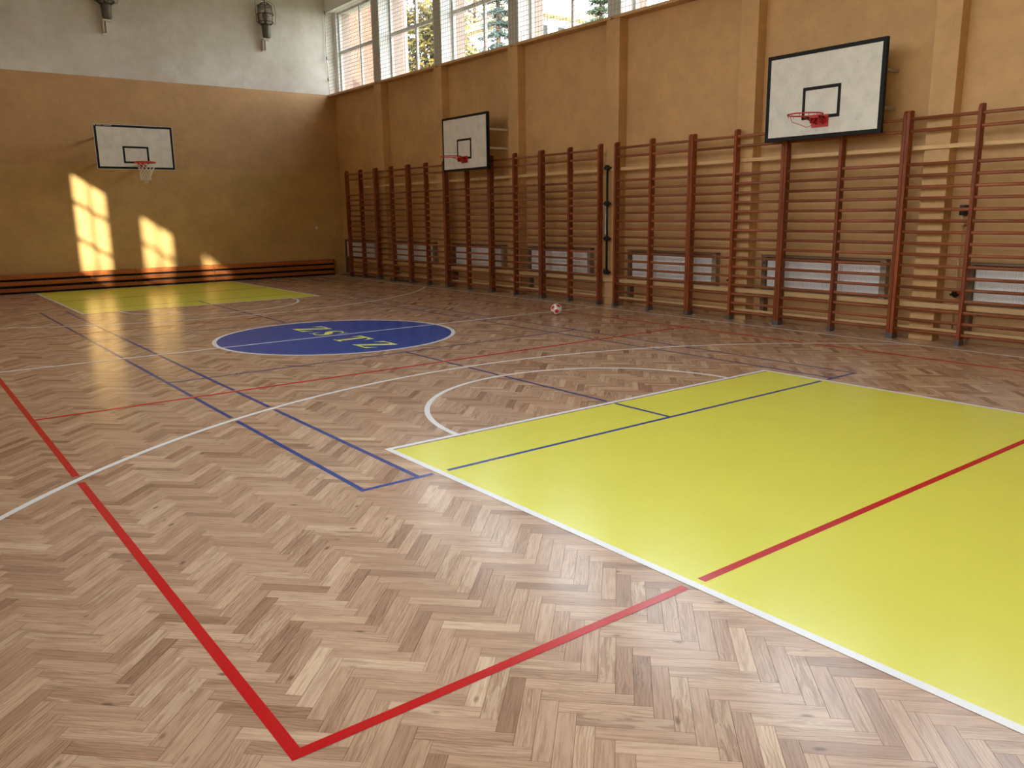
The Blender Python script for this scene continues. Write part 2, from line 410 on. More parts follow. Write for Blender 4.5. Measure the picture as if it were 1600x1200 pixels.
for s in (-1, 1):
    part('free_throw_arc', arc_mb(0, s*KY, 1.775, .05, PI if s > 0 else 0, 2*PI if s > 0 else PI, 64), M_lw, floor, loc=(0, 0, .0018), label='white half circle on the free throw line')
    part('three_point_arc', arc_mb(0, s*HC, RA, .05, (PI+a3) if s > 0 else a3, (2*PI-a3) if s > 0 else PI-a3, 120), M_lw, floor, loc=(0, 0, .0018), label='wide white three point arc')
for (a, b) in red_lines:
    part('volleyball_line', cut_line(a, b, .05, [lambda x, y: near_white(x, y, .035)]), M_lr, floor, loc=(0, 0, .0014+.00006*red_lines.index((a, b))), label='red volleyball line')
blue = [((-3.03, -6.7), (-3.03, 6.85)), ((3.03, -6.7), (3.03, 6.85)), ((-2.6, -6.7), (-2.6, 6.85)), ((2.6, -6.7), (2.6, 6.85)), ((-3.05, -6.68), (3.05, -6.68)), ((-3.05, 6.83), (3.05, 6.83)),
        ((-3.03, -2.05), (3.03, -2.05)), ((-3.03, 2.0), (3.03, 2.0)), ((0, -6.68), (0, -2.05)), ((0, 2.0), (0, 6.83))]
for (a, b) in blue:
    part('badminton_line', cut_line(a, b, .04, [lambda x, y: near_white(x, y, .035), lambda x, y: near_red(x, y, .025)]), M_lb, floor, loc=(0, 0, .0010+.00003*blue.index((a, b))), label='thin blue badminton line')
disc = part('centre_circle', MB().poly([(1.76*math.cos(t*2*PI/96), 1.76*math.sin(t*2*PI/96)) for t in range(96)], 0), M_disc, floor, loc=(0, 0, .0010), label='blue painted centre circle')
part('ring', arc_mb(0, 0, 1.77, .06, 0, 2*PI, 96), M_lw, disc, loc=(0, 0, .0006), label='white rim of the circle')
# letters: drawn in local (s, t): s = reading direction, t = up; world x = t, world y = -s
Zg = [[(0, 0), (.14, 0), (.43, .445), (.30, .445)], [(0, 0), (.42, 0), (.42, .035), (.02, .035)], [(.01, .465), (.43, .465), (.43, .5), (.01, .5)],
      [(.27, .44), (.43, .44), (.43, .5), (.30, .5)], [(.39, 0), (.42, 0), (.455, .16), (.435, .16)], [(.01, .5), (.04, .5), (.02, .35), (.0, .35)], [(.30, .035), (.40, .035), (.445, .14)], [(.03, .465), (.14, .465), (.01, .36)]]
Tg = [[(.16, .03), (.27, .03), (.27, .47), (.16, .47)], [(.09, 0), (.34, 0), (.34, .03), (.09, .03)], [(0, .46), (.43, .46), (.43, .5), (0, .5)],
      [(0, .5), (.03, .5), (.015, .34), (-.005, .34)], [(.40, .5), (.43, .5), (.435, .34), (.415, .34)], [(.02, .46), (.12, .46), (.008, .36)], [(.41, .46), (.31, .46), (.422, .36)]]
def s_glyph():
    pts = [(.325, .36), (.30, .43), (.22, .475), (.13, .475), (.06, .42), (.055, .35), (.10, .29), (.18, .25), (.26, .20), (.30, .14), (.285, .07), (.21, .025), (.12, .025), (.05, .07), (.025, .14)]
    wd = [.012, .02, .028, .045, .075, .095, .115, .125, .115, .095, .07, .045, .028, .02, .012]
    out = []; L_, R_ = [], []
    for i, p in enumerate(pts):
        a = pts[max(i-1, 0)]; b = pts[min(i+1, len(pts)-1)]; dx, dy = b[0]-a[0], b[1]-a[1]; l = math.hypot(dx, dy); nx, ny = -dy/l, dx/l
        h = wd[i]/2; L_.append((p[0]+nx*h, p[1]+ny*h)); R_.append((p[0]-nx*h, p[1]-ny*h))
    for i in range(len(pts)-1): out.append([L_[i], L_[i+1], R_[i+1], R_[i]])
    out.append([(.315, .5), (.335, .5), (.335, .34), (.315, .36)]); out.append([(.012, 0), (.03, 0), (.03, .16), (.012, .16)])
    return out
for nm, gl, y0 in (('Z', Zg, 1.13), ('S', s_glyph(), .475), ('T', Tg, -.29), ('Z', Zg, -.99)):
    mb = MB()
    for i, pl in enumerate(gl): 
        P = [(t-.25, y0-s_) for s_, t in pl]
        area = sum(P[j][0]*P[(j+1) % len(P)][1]-P[(j+1) % len(P)][0]*P[j][1] for j in range(len(P)))
        mb.poly(P if area > 0 else P[::-1], i*.00001)
    part('letter', mb, M_let, disc, loc=(0, 0, .0008), label='yellow painted serif letter '+nm)

# ------------------------------------------------------------------ walls, ceiling, windows
struct('ceiling', MB().box((XL-.3, YN-.3, ZC), (XW+.6, YF+.3, ZC+.2)), M_white)
struct('wall_far', MB().box((XL-.3, YF, -.12), (XW+.55, YF+.3, ZC)), M_far)
struct('wall_near', MB().box((XL-.3, YN-.3, -.12), (XW+.55, YN, ZC)), M_far)
wr = MB().box((XW, YN, -.12), (XW+.5, YF, ZS))
wr_o = struct('wall_right', wr, M_side)
for (a, b) in PIL:
    last = b > 12
    if not last: part('pilaster', MB().box((XP, a, 0), (XW, b, ZS)), M_side, wr_o, bevel=.006)
    part('window_pier', MB().box((6.14 if last else 5.90, a, ZS+.05), (6.29, b, ZT)), M_pier, wr_o, label='white plastered pier between two windows')
    part('outer_pier', MB().box((6.29, a+.01, ZS+.05), (6.60, b-.01, ZT)), M_ext, wr_o)
struct('trim_1', MB().box((5.855, YN, ZS), (6.6, YF, ZS+.05)), M_ledge)
struct('trim_2', MB().box((5.90, YN, ZT), (6.60, YF, ZC)), M_white)
# left wall with openings
zs0 = min(w_[2] for w_ in LWIN); wlft = MB(); ys = [YN]
wlft.box((XL-.1, YN, -.12), (XL, YF, 1.3)); wlft.box((XL-.1, YN, 6.4), (XL, YF, ZC))
cur = YN
for (a, b, c, d) in sorted(LWIN):
    wlft.box((XL-.1, cur, 1.3), (XL, a, 6.4))
    if c > 1.3: wlft.box((XL-.1, a, 1.3), (XL, b, c))
    wlft.box((XL-.1, a, d), (XL, b, 6.4))
    cur = b
wlft.box((XL-.1, cur, 1.3), (XL, YF, 6.4))
struct('wall_left', wlft, M_side)
wn = 0
def bar(a, b): return MB().box(a, b)
def window(X0, X1, y0, y1, z0, z1, mull, trans, fw=.06):
    global wn; wn += 1
    w_ = bpy.data.objects.new('window_%d' % wn, None); COL.objects.link(w_); w_['kind'] = 'structure'; w_.location = (0, 0, 0)
    fr = MB(); fr.box((X0, y0, z0), (X1, y0+fw, z1)).box((X0, y1-fw, z0), (X1, y1, z1)).box((X0, y0+fw, z0), (X1, y1-fw, z0+fw)).box((X0, y0+fw, z1-fw), (X1, y1-fw, z1))
    part('window_frame', fr, M_pvc, w_)
    for m in mull: part('mullion', MB().box((X0+.005, m-.035, z0+fw), (X1-.005, m+.035, z1-fw)), M_pvc, w_)
    for t in trans:
        mm = [y0+fw]+[q for m in mull for q in (m-.035, m+.035)]+[y1-fw]
        for i in range(0, len(mm), 2): part('transom', MB().box((X0+.008, mm[i], t-.045), (X1-.008, mm[i+1], t+.045)), M_pvc, w_)
    yy = [y0]+list(mull)+[y1]; zz = [z0]+list(trans)+[z1]; xm = (X0+X1)/2
    for i in range(len(yy)-1):
        for j in range(len(zz)-1):
            part('pane', MB().box((xm-.003, yy[i]+.02, zz[j]+.02), (xm+.003, yy[i+1]-.02, zz[j+1]-.02)), M_glass, w_)
for (a, b) in BAYS[::-1]:
    window(6.22, 6.29, a, b, ZS+.05, ZT, [(a+b)/2], [6.47])
for (a, b, c, d) in LWIN:
    if b-a < 2: window(XL-.06, XL-.01, a, b, c, d, [(a+b)/2-.0], [4.70, 5.62], .05)
    else: window(XL-.06, XL-.01, a, b, c, d, [a+(b-a)/3, a+2*(b-a)/3], [2.85, 4.70, 5.62], .05)

# low skirting of the side wall between pilasters
for i, (a, b) in enumerate(BAYS):
    pass
bs = MB()
for (a, b) in BAYS: bs.box((XW-.02, a, 0), (XW, b, .07))
struct('baseboard_right', bs, wood('skirting_wood', (.50, .30, .15), (.38, .2, .1), 1, .5))

# ------------------------------------------------------------------ plank guard along the far wall
guard = thing('wall_guard', 'long orange-brown plank guard of three boards along the far wall', 'wall guard', (0, YB, 0))
xs = [-6.05]+[-5.22+1.03*i for i in range(0, 11)]+[5.62]
for z0, z1 in ((.36, .475), (.205, .305), (.05, .14)):
    js = [-6.05, -4.19, -.06, 2.0, 5.62]
    for a, b in zip(js[:-1], js[1:]):
        part('plank', MB().box((a+.004, 0, z0), (b-.004, .028, z1)), M_plank, guard, bevel=.004)
part('backing', MB().box((-6.05, .10, 0), (5.62, .2, .46)), M_dark, guard)
for x in xs: part('stud', MB().box((x-.03, .028, 0), (x+.03, .10, .47)), M_dark, guard)
for x in xs:
    for z in (.41, .25, .09):
        pass
part('cap', MB().box((-6.05, .028, .462), (5.62, .2, .475)), M_plank, guard)

# ------------------------------------------------------------------ wall bars
RZ = [.134+.1476*k for k in range(16)]+[2.779, 2.933]
def post_mesh(t):
    bm = bmesh.new(); d = .12; H = 3.045
    prof = [(0, .0), (d, 0), (d, H), (d*.35, H), (.012, H-.02), (0, H-.06)]
    vs0 = [bm.verts.new((x, -t/2, z)) for x, z in prof]; vs1 = [bm.verts.new((x, t/2, z)) for x, z in prof]
    n = len(prof); bm.faces.new(vs0); bm.faces.new(vs1[::-1])
    for i in range(n): bm.faces.new((vs0[i], vs1[i], vs1[(i+1) % n], vs0[(i+1) % n]))
    bmesh.ops.recalc_face_normals(bm, faces=bm.faces)
    me = bpy.data.meshes.new('post'); bm.to_mesh(me); bm.free(); me.materials.append(M_post); return me
PM = post_mesh(.046)
FM = MB().box((-.008, -.03, 0), (.128, .03, .008)).box((-.006, -.027, .008), (.126, .027, .075)).mesh('foot', M_foot)
BKT = MB().box((.118, -.01, -.02), (.165, .01, .02)).mesh('bracket', M_grey)
def wall_bars(y0, y1, label):
    L_ = y1-y0; t = thing('wall_bars', label, 'wall bars', (5.68, y0, 0), 0, 'wall bars along the right wall')
    for y in (.025, L_/2, L_-.025):
        p = put('post', PM, t, (0, y, .0), bevel=.006)
        put('foot', FM, p)
        for z in (.47, 2.58): put('bracket', BKT, p, (0, 0, z))
    mb = MB(); mb.tube([(0, .048, 0), (0, L_-.048, 0)], .0165, 10, sy=1.35)
    rm = mb.mesh('rung', M_rung, True)
    for z in RZ: put('rung', rm, t, (.05, 0, z+.0))
    return t
GA = [-7.50, -5.655, -3.805, -1.985, -.165]
lab = ['wall bars at the right edge of the frame, nearest of the row', 'wall bars under the right half of the large backboard, second from the frame edge',
       'wall bars under the left half of the large backboard, red valve visible through them', 'wall bars just right of the black steel pole']
for i in range(4): wall_bars(GA[i], GA[i+1], lab[i])
GB = [.23, 2.01, 3.81, 5.66, 7.42, 9.17, 10.93]
lab = ['wall bars just left of the black steel pole', 'wall bars under the right side of the middle backboard, second left of the pole', 'wall bars under the left side of the middle backboard',
       'third wall-bar unit out from the far corner, left of the middle backboard', 'second wall-bar unit out from the far corner, in front of a thin pipe', 'wall bars nearest the far corner, ending at the plank guard']
for i in range(6): wall_bars(GB[i], GB[i+1], lab[i])
for z, h, l in ((2.565, .055, 'topmost pale pine rail running behind all the wall bars'), (.485, .075, 'middle pale pine rail running behind the wall bars, just under the radiators'), (.165, .036, 'lowest pale pine rail near the floor behind the wall bars')):
    o = part('mounting_rail', MB().box((0, -7.6, -h/2), (.045, 10.95, h/2)), M_rail, None, loc=(XP-.045, 0, z), bevel=.003)
    o['label'] = l; o['category'] = 'rail'; o['group'] = 'pine rails behind the wall bars'

# ------------------------------------------------------------------ radiators
def radiator(y0, y1, label, z0=.50, z1=1.07):
    t = thing('radiator', label, 'radiator', (XW, y0, 0), 0, 'radiators behind the wall bars'); W = y1-y0
    part('top_shelf', MB().box((-.125, 0, z1-.03), (0, W, z1)).box((-.02, .07, z1-.08), (0, W-.07, z1-.03)), M_radf, t)
    part('side_panel', MB().box((-.11, W-.075, .06), (0, W, z1-.03)), M_radf, t)
    part('side_panel', MB().box((-.11, 0, z0), (0, .09, z1-.03)), M_radl, t, label='paler grey-brown side panel')
    part('bottom_bar', MB().box((-.105, .09, z0), (0, W-.075, z0+.04)), M_radf, t)
    a, b = .10, W-.08; zt, zb = z1-.085, z0+.045
    pn = MB().box((-.06, a, zb), (-.015, b, zt))
    part('panel', pn, M_rad, t)
    fin = MB(); y = a+.012
    while y < b-.012:
        fin.box((-.068, y, zb+.012), (-.06, y+.012, zt-.012)); y += .033
    part('fins', fin, M_rad, t, kind='stuff')
    part('edge_strip', MB().box((-.075, a, zt-.004), (-.01, b, zt+.01)), M_rad, t)
radl = ['radiator at the right edge of the frame', 'white ribbed radiator below the large backboard', 'radiator just right of the black steel pole', 'radiator just left of the black steel pole',
        'radiator right below the middle backboard', 'radiator left of the middle backboard', 'radiator nearest the far corner']
for (a, b), l in zip([(-8.5, -6.50), (-5.39, -3.30), (-2.38, -.28), (.76, 2.78), (3.67, 5.78), (6.63, 8.72), (9.75, 11.75)], radl): radiator(a, b, l)

# ------------------------------------------------------------------ pipes with valves
def pipe(y, z0, z1, zv, label, top):
    t = thing('heating_pipe', label, 'pipe', (5.99, y, z0), 0, 'thin pipes on the right wall'); H = z1-z0
    part('tube', MB().tube([(0, 0, 0), (0, 0, H)], .014, 8), M_pipe, t, True)
    for z in (.05, H-.15): part('clip', MB().box((-.012, -.03, z), (.09, .03, z+.025)), M_pipe, t)
    v = part('valve', MB().tube([(-.005, 0, zv-z0-.06), (-.005, 0, zv-z0-.03), (-.005, 0, zv-z0+.03), (-.005, 0, zv-z0+.06)], [.02, .045, .045, .02], 8).tube([(-.09, .02, zv-z0-.02), (0, 0, zv-z0)], .016, 6), M_steel, t, label='black valve')
    part('hand_wheel', MB().tube([(-.02, -.12, zv-z0+.03), (-.02, -.04, zv-z0+.01)], [.03, .03], 8), M_red, v, label='dark red handle')
    if top: part('bracket', MB().box((-.05, -.03, H-.02), (.09, .03, H+.11)), M_steel, t, label='black bracket')
pipe(-2.70, .06, 1.745, .645, 'thin ochre pipe with black valve between the first two radiators right of the pole', False)
pipe(-6.36, .06, 1.70, .66, 'thin ochre pipe with black bracket and red-handled valve at the right of the frame', True)
pipe(9.31, .06, 1.70, .45, 'thin ochre pipe with dark valve between the two far radiators', False)

# ------------------------------------------------------------------ black pole between the two runs of wall bars
pl = thing('steel_pole', 'black vertical steel pole clamped to the wall between two runs of wall bars', 'pole', (5.78, .10, .60))
part('tube', MB().tube([(0, 0, 0), (0, 0, 2.05)], .022, 10), M_steel, pl, True)
for z in (.04, .68, 1.34, 2.0):
    part('clamp', MB().box((-.035, -.07, z-.02), (.044, .07, z+.015)).box((-.045, -.035, z-.045), (.03, .035, z+.04)), M_steel, pl, bevel=.004)
part('strap', MB().tube([(.03, .06, .75), (.04, .075, .85), (.04, .08, 1.15), (.03, .07, 1.3), (.0, .04, 1.34)], .012, 6), M_grey, pl, label='grey strap beside the pole')
part('hook', MB().tube([(0, .02, .05), (-.01, .06, .1), (0, .085, .09), (0, .085, .04)], .009, 6), M_steel, pl)

# ------------------------------------------------------------------ backboards
def backboard(name_label, loc, rotz, W, H, thick, border, sq, plate, hoop_off, netted, text, arms, white_edge=0, specks=()):
    # local frame: board face in the x-z plane, facing -y; origin bottom centre
    t = thing('basketball_hoop', name_label, 'basketball hoop', loc, rotz, 'wall-mounted basketball hoops')
    b = part('backboard', MB().box((-W/2, 0, 0), (W/2, thick, H)), [M_bwhite], t, bevel=.003)
    e_ = white_edge
    def ring(x0, x1, z0, z1, w_, y): return MB().box((x0, y, z0), (x1, .001, z0+w_)).box((x0, y, z1-w_), (x1, .001, z1)).box((x0, y, z0+w_), (x0+w_, .001, z1-w_)).box((x1-w_, y, z0+w_), (x1, .001, z1-w_))
    if e_: part('border', ring(-W/2+e_, W/2-e_, e_, H-e_, border, -.002), M_bblack, b, label='black painted border')
    else:
        fr = MB(); g = .006
        fr.box((-W/2-g, -g, -g), (W/2+g, thick+g, border)).box((-W/2-g, -g, H-border), (W/2+g, thick+g, H+g)).box((-W/2-g, -g, border), (-W/2+border, thick+g, H-border)).box((W/2-border, -g, border), (W/2+g, thick+g, H-border))
        part('border', fr, M_bblack, b, bevel=.004, label='black steel frame')
    part('target_square', ring(*sq, .045, -.002), M_bblack, b, label='black painted rectangle')
    hx, hz = hoop_off
    pr = part('hoop_plate', MB().box((hx-plate[0]/2, -.012, hz-plate[1]), (hx+plate[0]/2, 0, hz+.02)), M_red, t, bevel=.003, label='red steel plate')
    for dx in (-.05, .05): part('bolt', MB().tube([(hx+dx, -.02, hz-.1), (hx+dx, -.01, hz-.1)], .012, 6), M_bblack, pr)
    rc = (hx, -.375, hz)
    rm = MB().tube([(rc[0]+.232*math.cos(a*2*PI/40), rc[1]+.232*math.sin(a*2*PI/40), rc[2]) for a in range(40)], .0095 if not netted else .017, 8, True)
    part('rim', rm, M_red, t, True, label='red steel ring')
    br = MB().box((hx-.07, -.16, hz-.03), (hx+.07, 0, hz-.005)).box((hx-.07, -.15, hz-.10), (hx-.06, 0, hz-.01)).box((hx+.06, -.15, hz-.10), (hx+.07, 0, hz-.01))
    br.tube([(hx-.09, 0, hz-.09), (hx-.13, -.21, hz-.012)], .008, 6).tube([(hx+.09, 0, hz-.09), (hx+.13, -.21, hz-.012)], .008, 6)
    part('rim_bracket', br, M_red, t)
    hk = MB()
    for k in range(12):
        a = 2*PI*(k+.5)/12; x, y = rc[0]+.232*math.cos(a), rc[1]+.232*math.sin(a)
        hk.tube([(x, y, hz-.005), (x-.006*math.cos(a), y-.006*math.sin(a), hz-.035)], .004, 5)
    part('net_hooks', hk, M_red, t, kind='stuff')
    if netted:
        nb = MB(); rows = 7; prof = [.225, .205, .175, .15, .132, .122, .118, .12]
        for sgn in (1, -1):
            for k in range(12):
                pts = []
                for r_ in range(rows+1):
                    a = 2*PI*(k+.5+sgn*.5*r_)/12; rr = prof[r_]
                    pts.append((rc[0]+rr*math.cos(a)+.02*math.sin(r_*.8), rc[1]+rr*math.sin(a), hz-.03-r_*.055))
                nb.tube(pts, .0042, 4)
        for k in range(5): nb.tube([(rc[0]-.06+.03*k, rc[1]+.02*k, hz-.40), (rc[0]-.07+.03*k, rc[1]+.02*k, hz-.49-.02*(k % 2))], .003, 4)
        part('net', nb, M_cord, t, label='white knotted cord net')
    elif netted is None:
        part('loose_cord', MB().tube([(rc[0]+.2, rc[1]-.10, hz-.02), (rc[0]+.205, rc[1]-.10, hz-.1), (rc[0]+.16, rc[1]-.1, hz-.17), (rc[0]+.10, rc[1]-.1, hz-.185), (rc[0]-.0, rc[1]-.12, hz-.14), (rc[0]-.10, rc[1]-.15, hz-.10), (rc[0]-.12, rc[1]-.17, hz-.02)], .005, 5), M_red, t, label='loose dark cord hanging from the ring')
    for (x, z, y1, m_) in arms:
        part('arm', MB().box((x-.025, thick, z-.02), (x+.025, y1, z+.02)), m_, t, label='steel arm to the wall')
    if arms:
        x0, x1 = min(a[0] for a in arms), max(a[0] for a in arms)
        for z in sorted(set(a[1] for a in arms)): part('crossbar', MB().box((x0-.1, thick, z-.03), (x1+.1, thick+.04, z+.03)), M_bblack, t)
    if text:
        cu = bpy.data.curves.new('lettering', 'FONT'); cu.body = text; cu.size = .042; cu.extrude = .0004; cu.materials.append(M_bwhite)
        tmp = bpy.data.objects.new('lettering', cu); me = bpy.data.meshes.new_from_object(tmp); bpy.data.objects.remove(tmp); bpy.data.curves.remove(cu)
        o = bpy.data.objects.new('lettering', me); COL.objects.link(o); o.parent = b; o['kind'] = 'stuff'; o.location = (-W/2+.075, -.0035, H-e_-.036); o.rotation_euler = (PI/2, 0, 0)
        part('emblem', MB().box((-W/2+.025, -.0035, H-.042), (-W/2+.05, -.002, H-.022)), M_bwhite, b)
    for (x, z, r_) in specks:
        part('bolt', MB().tube([(x, -.003, z), (x, .001, z)], r_, 6), M_grey, b)
    return t
# near board: y -5.46..-3.66, face at x = 5.40 facing -x  (local x -> -y world: rotate so that local -y -> -x: rotz = -90 deg)
backboard('large black-framed backboard high on the right wall, nearest the camera, cord hanging from its ring', (5.40, -4.56, 2.775), R(-90), 1.80, 1.195, .05, .05,
          (-.30, .29, .26, .70), (.26, .15), (-.00, .29), None, None, [(-.7, .35, .68, M_grey), (.7, .35, .68, M_grey), (-.7, .85, .68, M_grey), (.7, .85, .68, M_grey)],
          specks=[(-.06, .10, .008), (.08, .10, .008), (-.55, .25, .007), (.55, .2, .006), (.5, .95, .007), (-.5, .9, .007), (-.1, .85, .006)])
backboard('black-framed backboard in the middle of the right wall, ring without a net', (5.40, 4.31, 2.745), R(-90), 1.78, 1.185, .05, .045,
          (-.30, .27, .245, .69), (.25, .13), (-.00, .29), False, None, [(-.7, .45, .68, M_cord), (.7, .45, .68, M_cord), (-.7, .85, .68, M_cord), (.7, .85, .68, M_cord)])
fb = backboard('white backboard with a netted red ring in front of the far wall', (-.09, 10.40, 2.945), 0, 1.79, 1.04, .03, .05,
          (-.295, .295, .145, .545), (.14, .13), (.09, .155), True, 'SPORT TRANSFER', [(-.55, .2, 1.66, M_bblack), (.55, .2, 1.66, M_bblack), (-.55, .85, 1.66, M_bblack), (.55, .85, 1.66, M_bblack)], white_edge=.012)

# ------------------------------------------------------------------ caged lamps high on the far wall
def lamp(x, label):
    t = thing('caged_lamp', label, 'wall lamp', (x, YF, 6.24), 0, 'caged lamps high on the far wall')
    part('bracket', MB().box((-.03, -.14, .10), (-.015, 0, .36)).box((.035, -.14, .10), (.05, 0, .36)).box((-.03, -.02, .06), (.05, 0, .38)).box((-.03, -.2, .36), (.15, 0, .40)), M_cord, t, label='pale steel bracket')
    part('body', MB().tube([(.07, -.17, .40), (.07, -.17, .44), (.07, -.17, .72), (.07, -.17, .76)], [.08, .11, .125, .12], 12), M_lbody, t, True)
    part('jar', MB().tube([(.07, -.17, .76), (.07, -.17, .82), (.07, -.17, 1.0), (.07, -.17, 1.2), (.07, -.17, 1.27)], [.12, .17, .2, .17, .08], 14), M_glassj, t, True, label='dusty glass jar')
    part('bulb', MB().tube([(.07, -.17, .77), (.07, -.17, .85), (.07, -.17, 1.0), (.07, -.17, 1.1)], [.05, .05, .09, .03], 10), M_lbody, t, True)
    cg = MB()
    for k in range(6):
        a = k*PI/3+.2; c, s = math.cos(a), math.sin(a)
        cg.tube([(.07+r_*c, -.17+r_*s, z) for r_, z in ((.13, .74), (.2, .80), (.225, 1.0), (.2, 1.22), (.1, 1.31), (.02, 1.33))], .009, 5)
    for r_, z in ((.205, .82), (.225, 1.02), (.19, 1.24), (.135, .75)):
        cg.tube([(.07+r_*math.cos(a*PI/10), -.17+r_*math.sin(a*PI/10), z) for a in range(20)], .010, 5, True)
    cg.tube([(.07, -.17, 1.33), (.07, -.17, 1.40)], .015, 6)
    part('cage', cg, M_lamp, t, label='dark wire cage')
    wg = MB(); 
    wg.tube([(-.2, -.2, .80), (-.21, -.2, 1.1), (-.2, -.2, 1.36), (-.05, -.2, 1.38), (.2, -.2, 1.36), (.33, -.2, 1.28), (.36, -.2, 1.05), (.34, -.2, .8), (.1, -.2, .76), (-.12, -.2, .76)], .006, 5, True)
    wg.tube([(-.2, -.2, .80), (.07, -.17, .76)], .006, 5).tube([(.34, -.2, .8), (.07, -.17, .76)], .006, 5)
    part('guard_wire', wg, M_lamp, t)
lamp(3.95, 'caged lamp on the far wall nearest the windows')
lamp(-.14, 'caged lamp on the far wall cut by the top edge of the frame')
sw = MB().box((-.04, -.02, -.04), (.04, 0, .04)).box((-.02, -.028, -.02), (.02, -.02, .02))
o = part('wall_socket', sw, M_cord, None, loc=(5.22, YF, 1.42), bevel=.003); o['label'] = 'small pale socket on the far wall beside the wall bars'; o['category'] = 'socket'

# ------------------------------------------------------------------ safety net before the high windows
net = thing('safety_net', 'fine square mesh net hanging in front of the high windows', 'net', (5.885, 0, ZS))
nm = MB(); P_ = .095; r_ = .0028
y = -12.0; 
while y < 12.0:
    nm.box((-r_, y-r_, .06), (r_, y+r_, 2.32)); y += P_
z = .06
while z < 2.33:
    nm.box((-r_, -12.0, z-r_), (r_, 12.0, z+r_)); z += P_
part('mesh', nm, M_netm, net, kind='stuff')
part('top_cable', MB().tube([(0, -12, 2.33), (0, 12.04, 2.33)], .006, 5), M_steel, net)
hk = MB()
for (a, b) in PIL[1:-1]:
    part('hook', MB().tube([(-.02, (a+b)/2-.03, .045), (-.03, (a+b)/2-.02, .01), (-.03, (a+b)/2+.03, .0), (-.025, (a+b)/2+.04, .05)], .007, 5), M_steel, net)
for z in (.45, 1.05, 2.3): part('hook', MB().tube([(.02, 12.05, z), (-.06, 11.95, z+.01), (-.08, 11.9, z+.04)], .012, 5), M_steel, net)
part('edge_cord', MB().tube([(-.02, 12.0, 2.3), (-.03, 12.02, 1.6), (-.05, 12.0, 1.1), (.0, 12.03, .6), (.0, 12.03, .05)], .006, 5), M_steel, net)

# ------------------------------------------------------------------ ball on the floor
def ball():
    bm = bmesh.new(); bmesh.ops.create_icosphere(bm, subdivisions=4, radius=.1)
    C_ = Vector((-.55, -.75, -.25)).normalized()
    dirs = []
    g = (1+5**.5)/2
    base = [Vector(v_).normalized() for v_ in ((0, 1, g), (0, -1, g), (0, 1, -g), (0, -1, -g), (1, g, 0), (-1, g, 0), (1, -g, 0), (-1, -g, 0), (g, 0, 1), (-g, 0, 1), (g, 0, -1), (-g, 0, -1))]
    q = base[7].rotation_difference(C_)
    dirs = [q @ b_ for b_ in base]
    for f_ in bm.faces:
        n_ = f_.calc_center_median().normalized(); f_.smooth = True
        d_ = max(dirs, key=lambda v_: v_.dot(n_)); a = n_.angle(d_)
        i = dirs.index(d_); tv = (n_-d_*n_.dot(d_)); ref = d_.orthogonal().normalized(); th = math.atan2(tv.dot(d_.cross(ref)), tv.dot(ref)) if tv.length > 1e-6 else 0
        f_.material_index = 1 if (i % 2 == 1 and a < .36+.07*math.cos(5*th)) else 0
    me = bpy.data.meshes.new('ball'); bm.to_mesh(me); bm.free(); me.materials.append(M_ballw); me.materials.append(M_ballr)
    o = put('ball', me, None, (4.05, -.42, .1015)); o['label'] = 'white handball with red star patches lying on the floor'; o['category'] = 'ball'
ball()

# ------------------------------------------------------------------ outside
M_ground = mat('ground_outside', (.25, .24, .16), .95)
struct('ground', MB().box((-120, -120, -.6), (120, 120, -.5)), M_ground)
# long block of flats south-west of the hall: its roof line shades everything below the sun patches
bh = MB().box((-75, -62, -.5), (8, -46, 20.75))
struct('exterior_building', bh, M_ext)

def brick_mat():
    m = mat('outside_brick', (.5, .25, .18), .9); n = N(m)
    b = n.new('ShaderNodeTexBrick'); mp = n.new('ShaderNodeMapping'); t = n.new('ShaderNodeTexCoord'); mp.inputs['Rotation'].default_value = (R(90), 0, 0)
    n.link(t.outputs['Object'], mp.inputs[0]); n.link(mp.outputs[0], b.inputs[0]); b.inputs['Scale'].default_value = 4
    b.inputs[1].default_value = (.17, .075, .05, 1); b.inputs[2].default_value = (.11, .05, .035, 1); b.inputs[3].default_value = (.2, .16, .13, 1)
    n.link(b.outputs[0], n.p.inputs['Base Color']); return m
nb_ = thing('neighbouring_building', 'brick and pale plaster building wing seen through the first two windows', 'building', (0, 17, -.5))
part('wall', MB().box((7.0, 0, 0), (10.2, 6, 16)), brick_mat(), nb_, label='red brick wall')
part('wall', MB().box((10.2, -.2, 0), (11.5, 6, 16)), mat('pale_plaster', (.25, .22, .2), .9), nb_, label='pale plaster wall')
part('downpipe', MB().tube([(11.25, -.28, 0), (11.25, -.28, 15)], .08, 8), mat('pipe_red', (.16, .05, .04), .5), nb_, True, label='reddish downpipe')
wb = thing('white_house', 'white house with small dark windows seen through the fourth window', 'building', (25.5, 24, -.5))
part('wall', MB().box((-1.9, 0, 0), (2, 8, 12.4)), mat('white_render', (.8, .79, .76), .9), wb)
part('roof', MB().box((-2.4, -.6, 12.4), (2.5, 8.5, 12.8)), mat('roof_tan', (.45, .35, .2), .9), wb)
for i in range(3):
    for j in range(5): part('window', MB().box((-1.5+1.2*i, -.05, .9+2.6*j), (-1.05+1.2*i, .02, 1.6+2.6*j)), M_steel, wb)

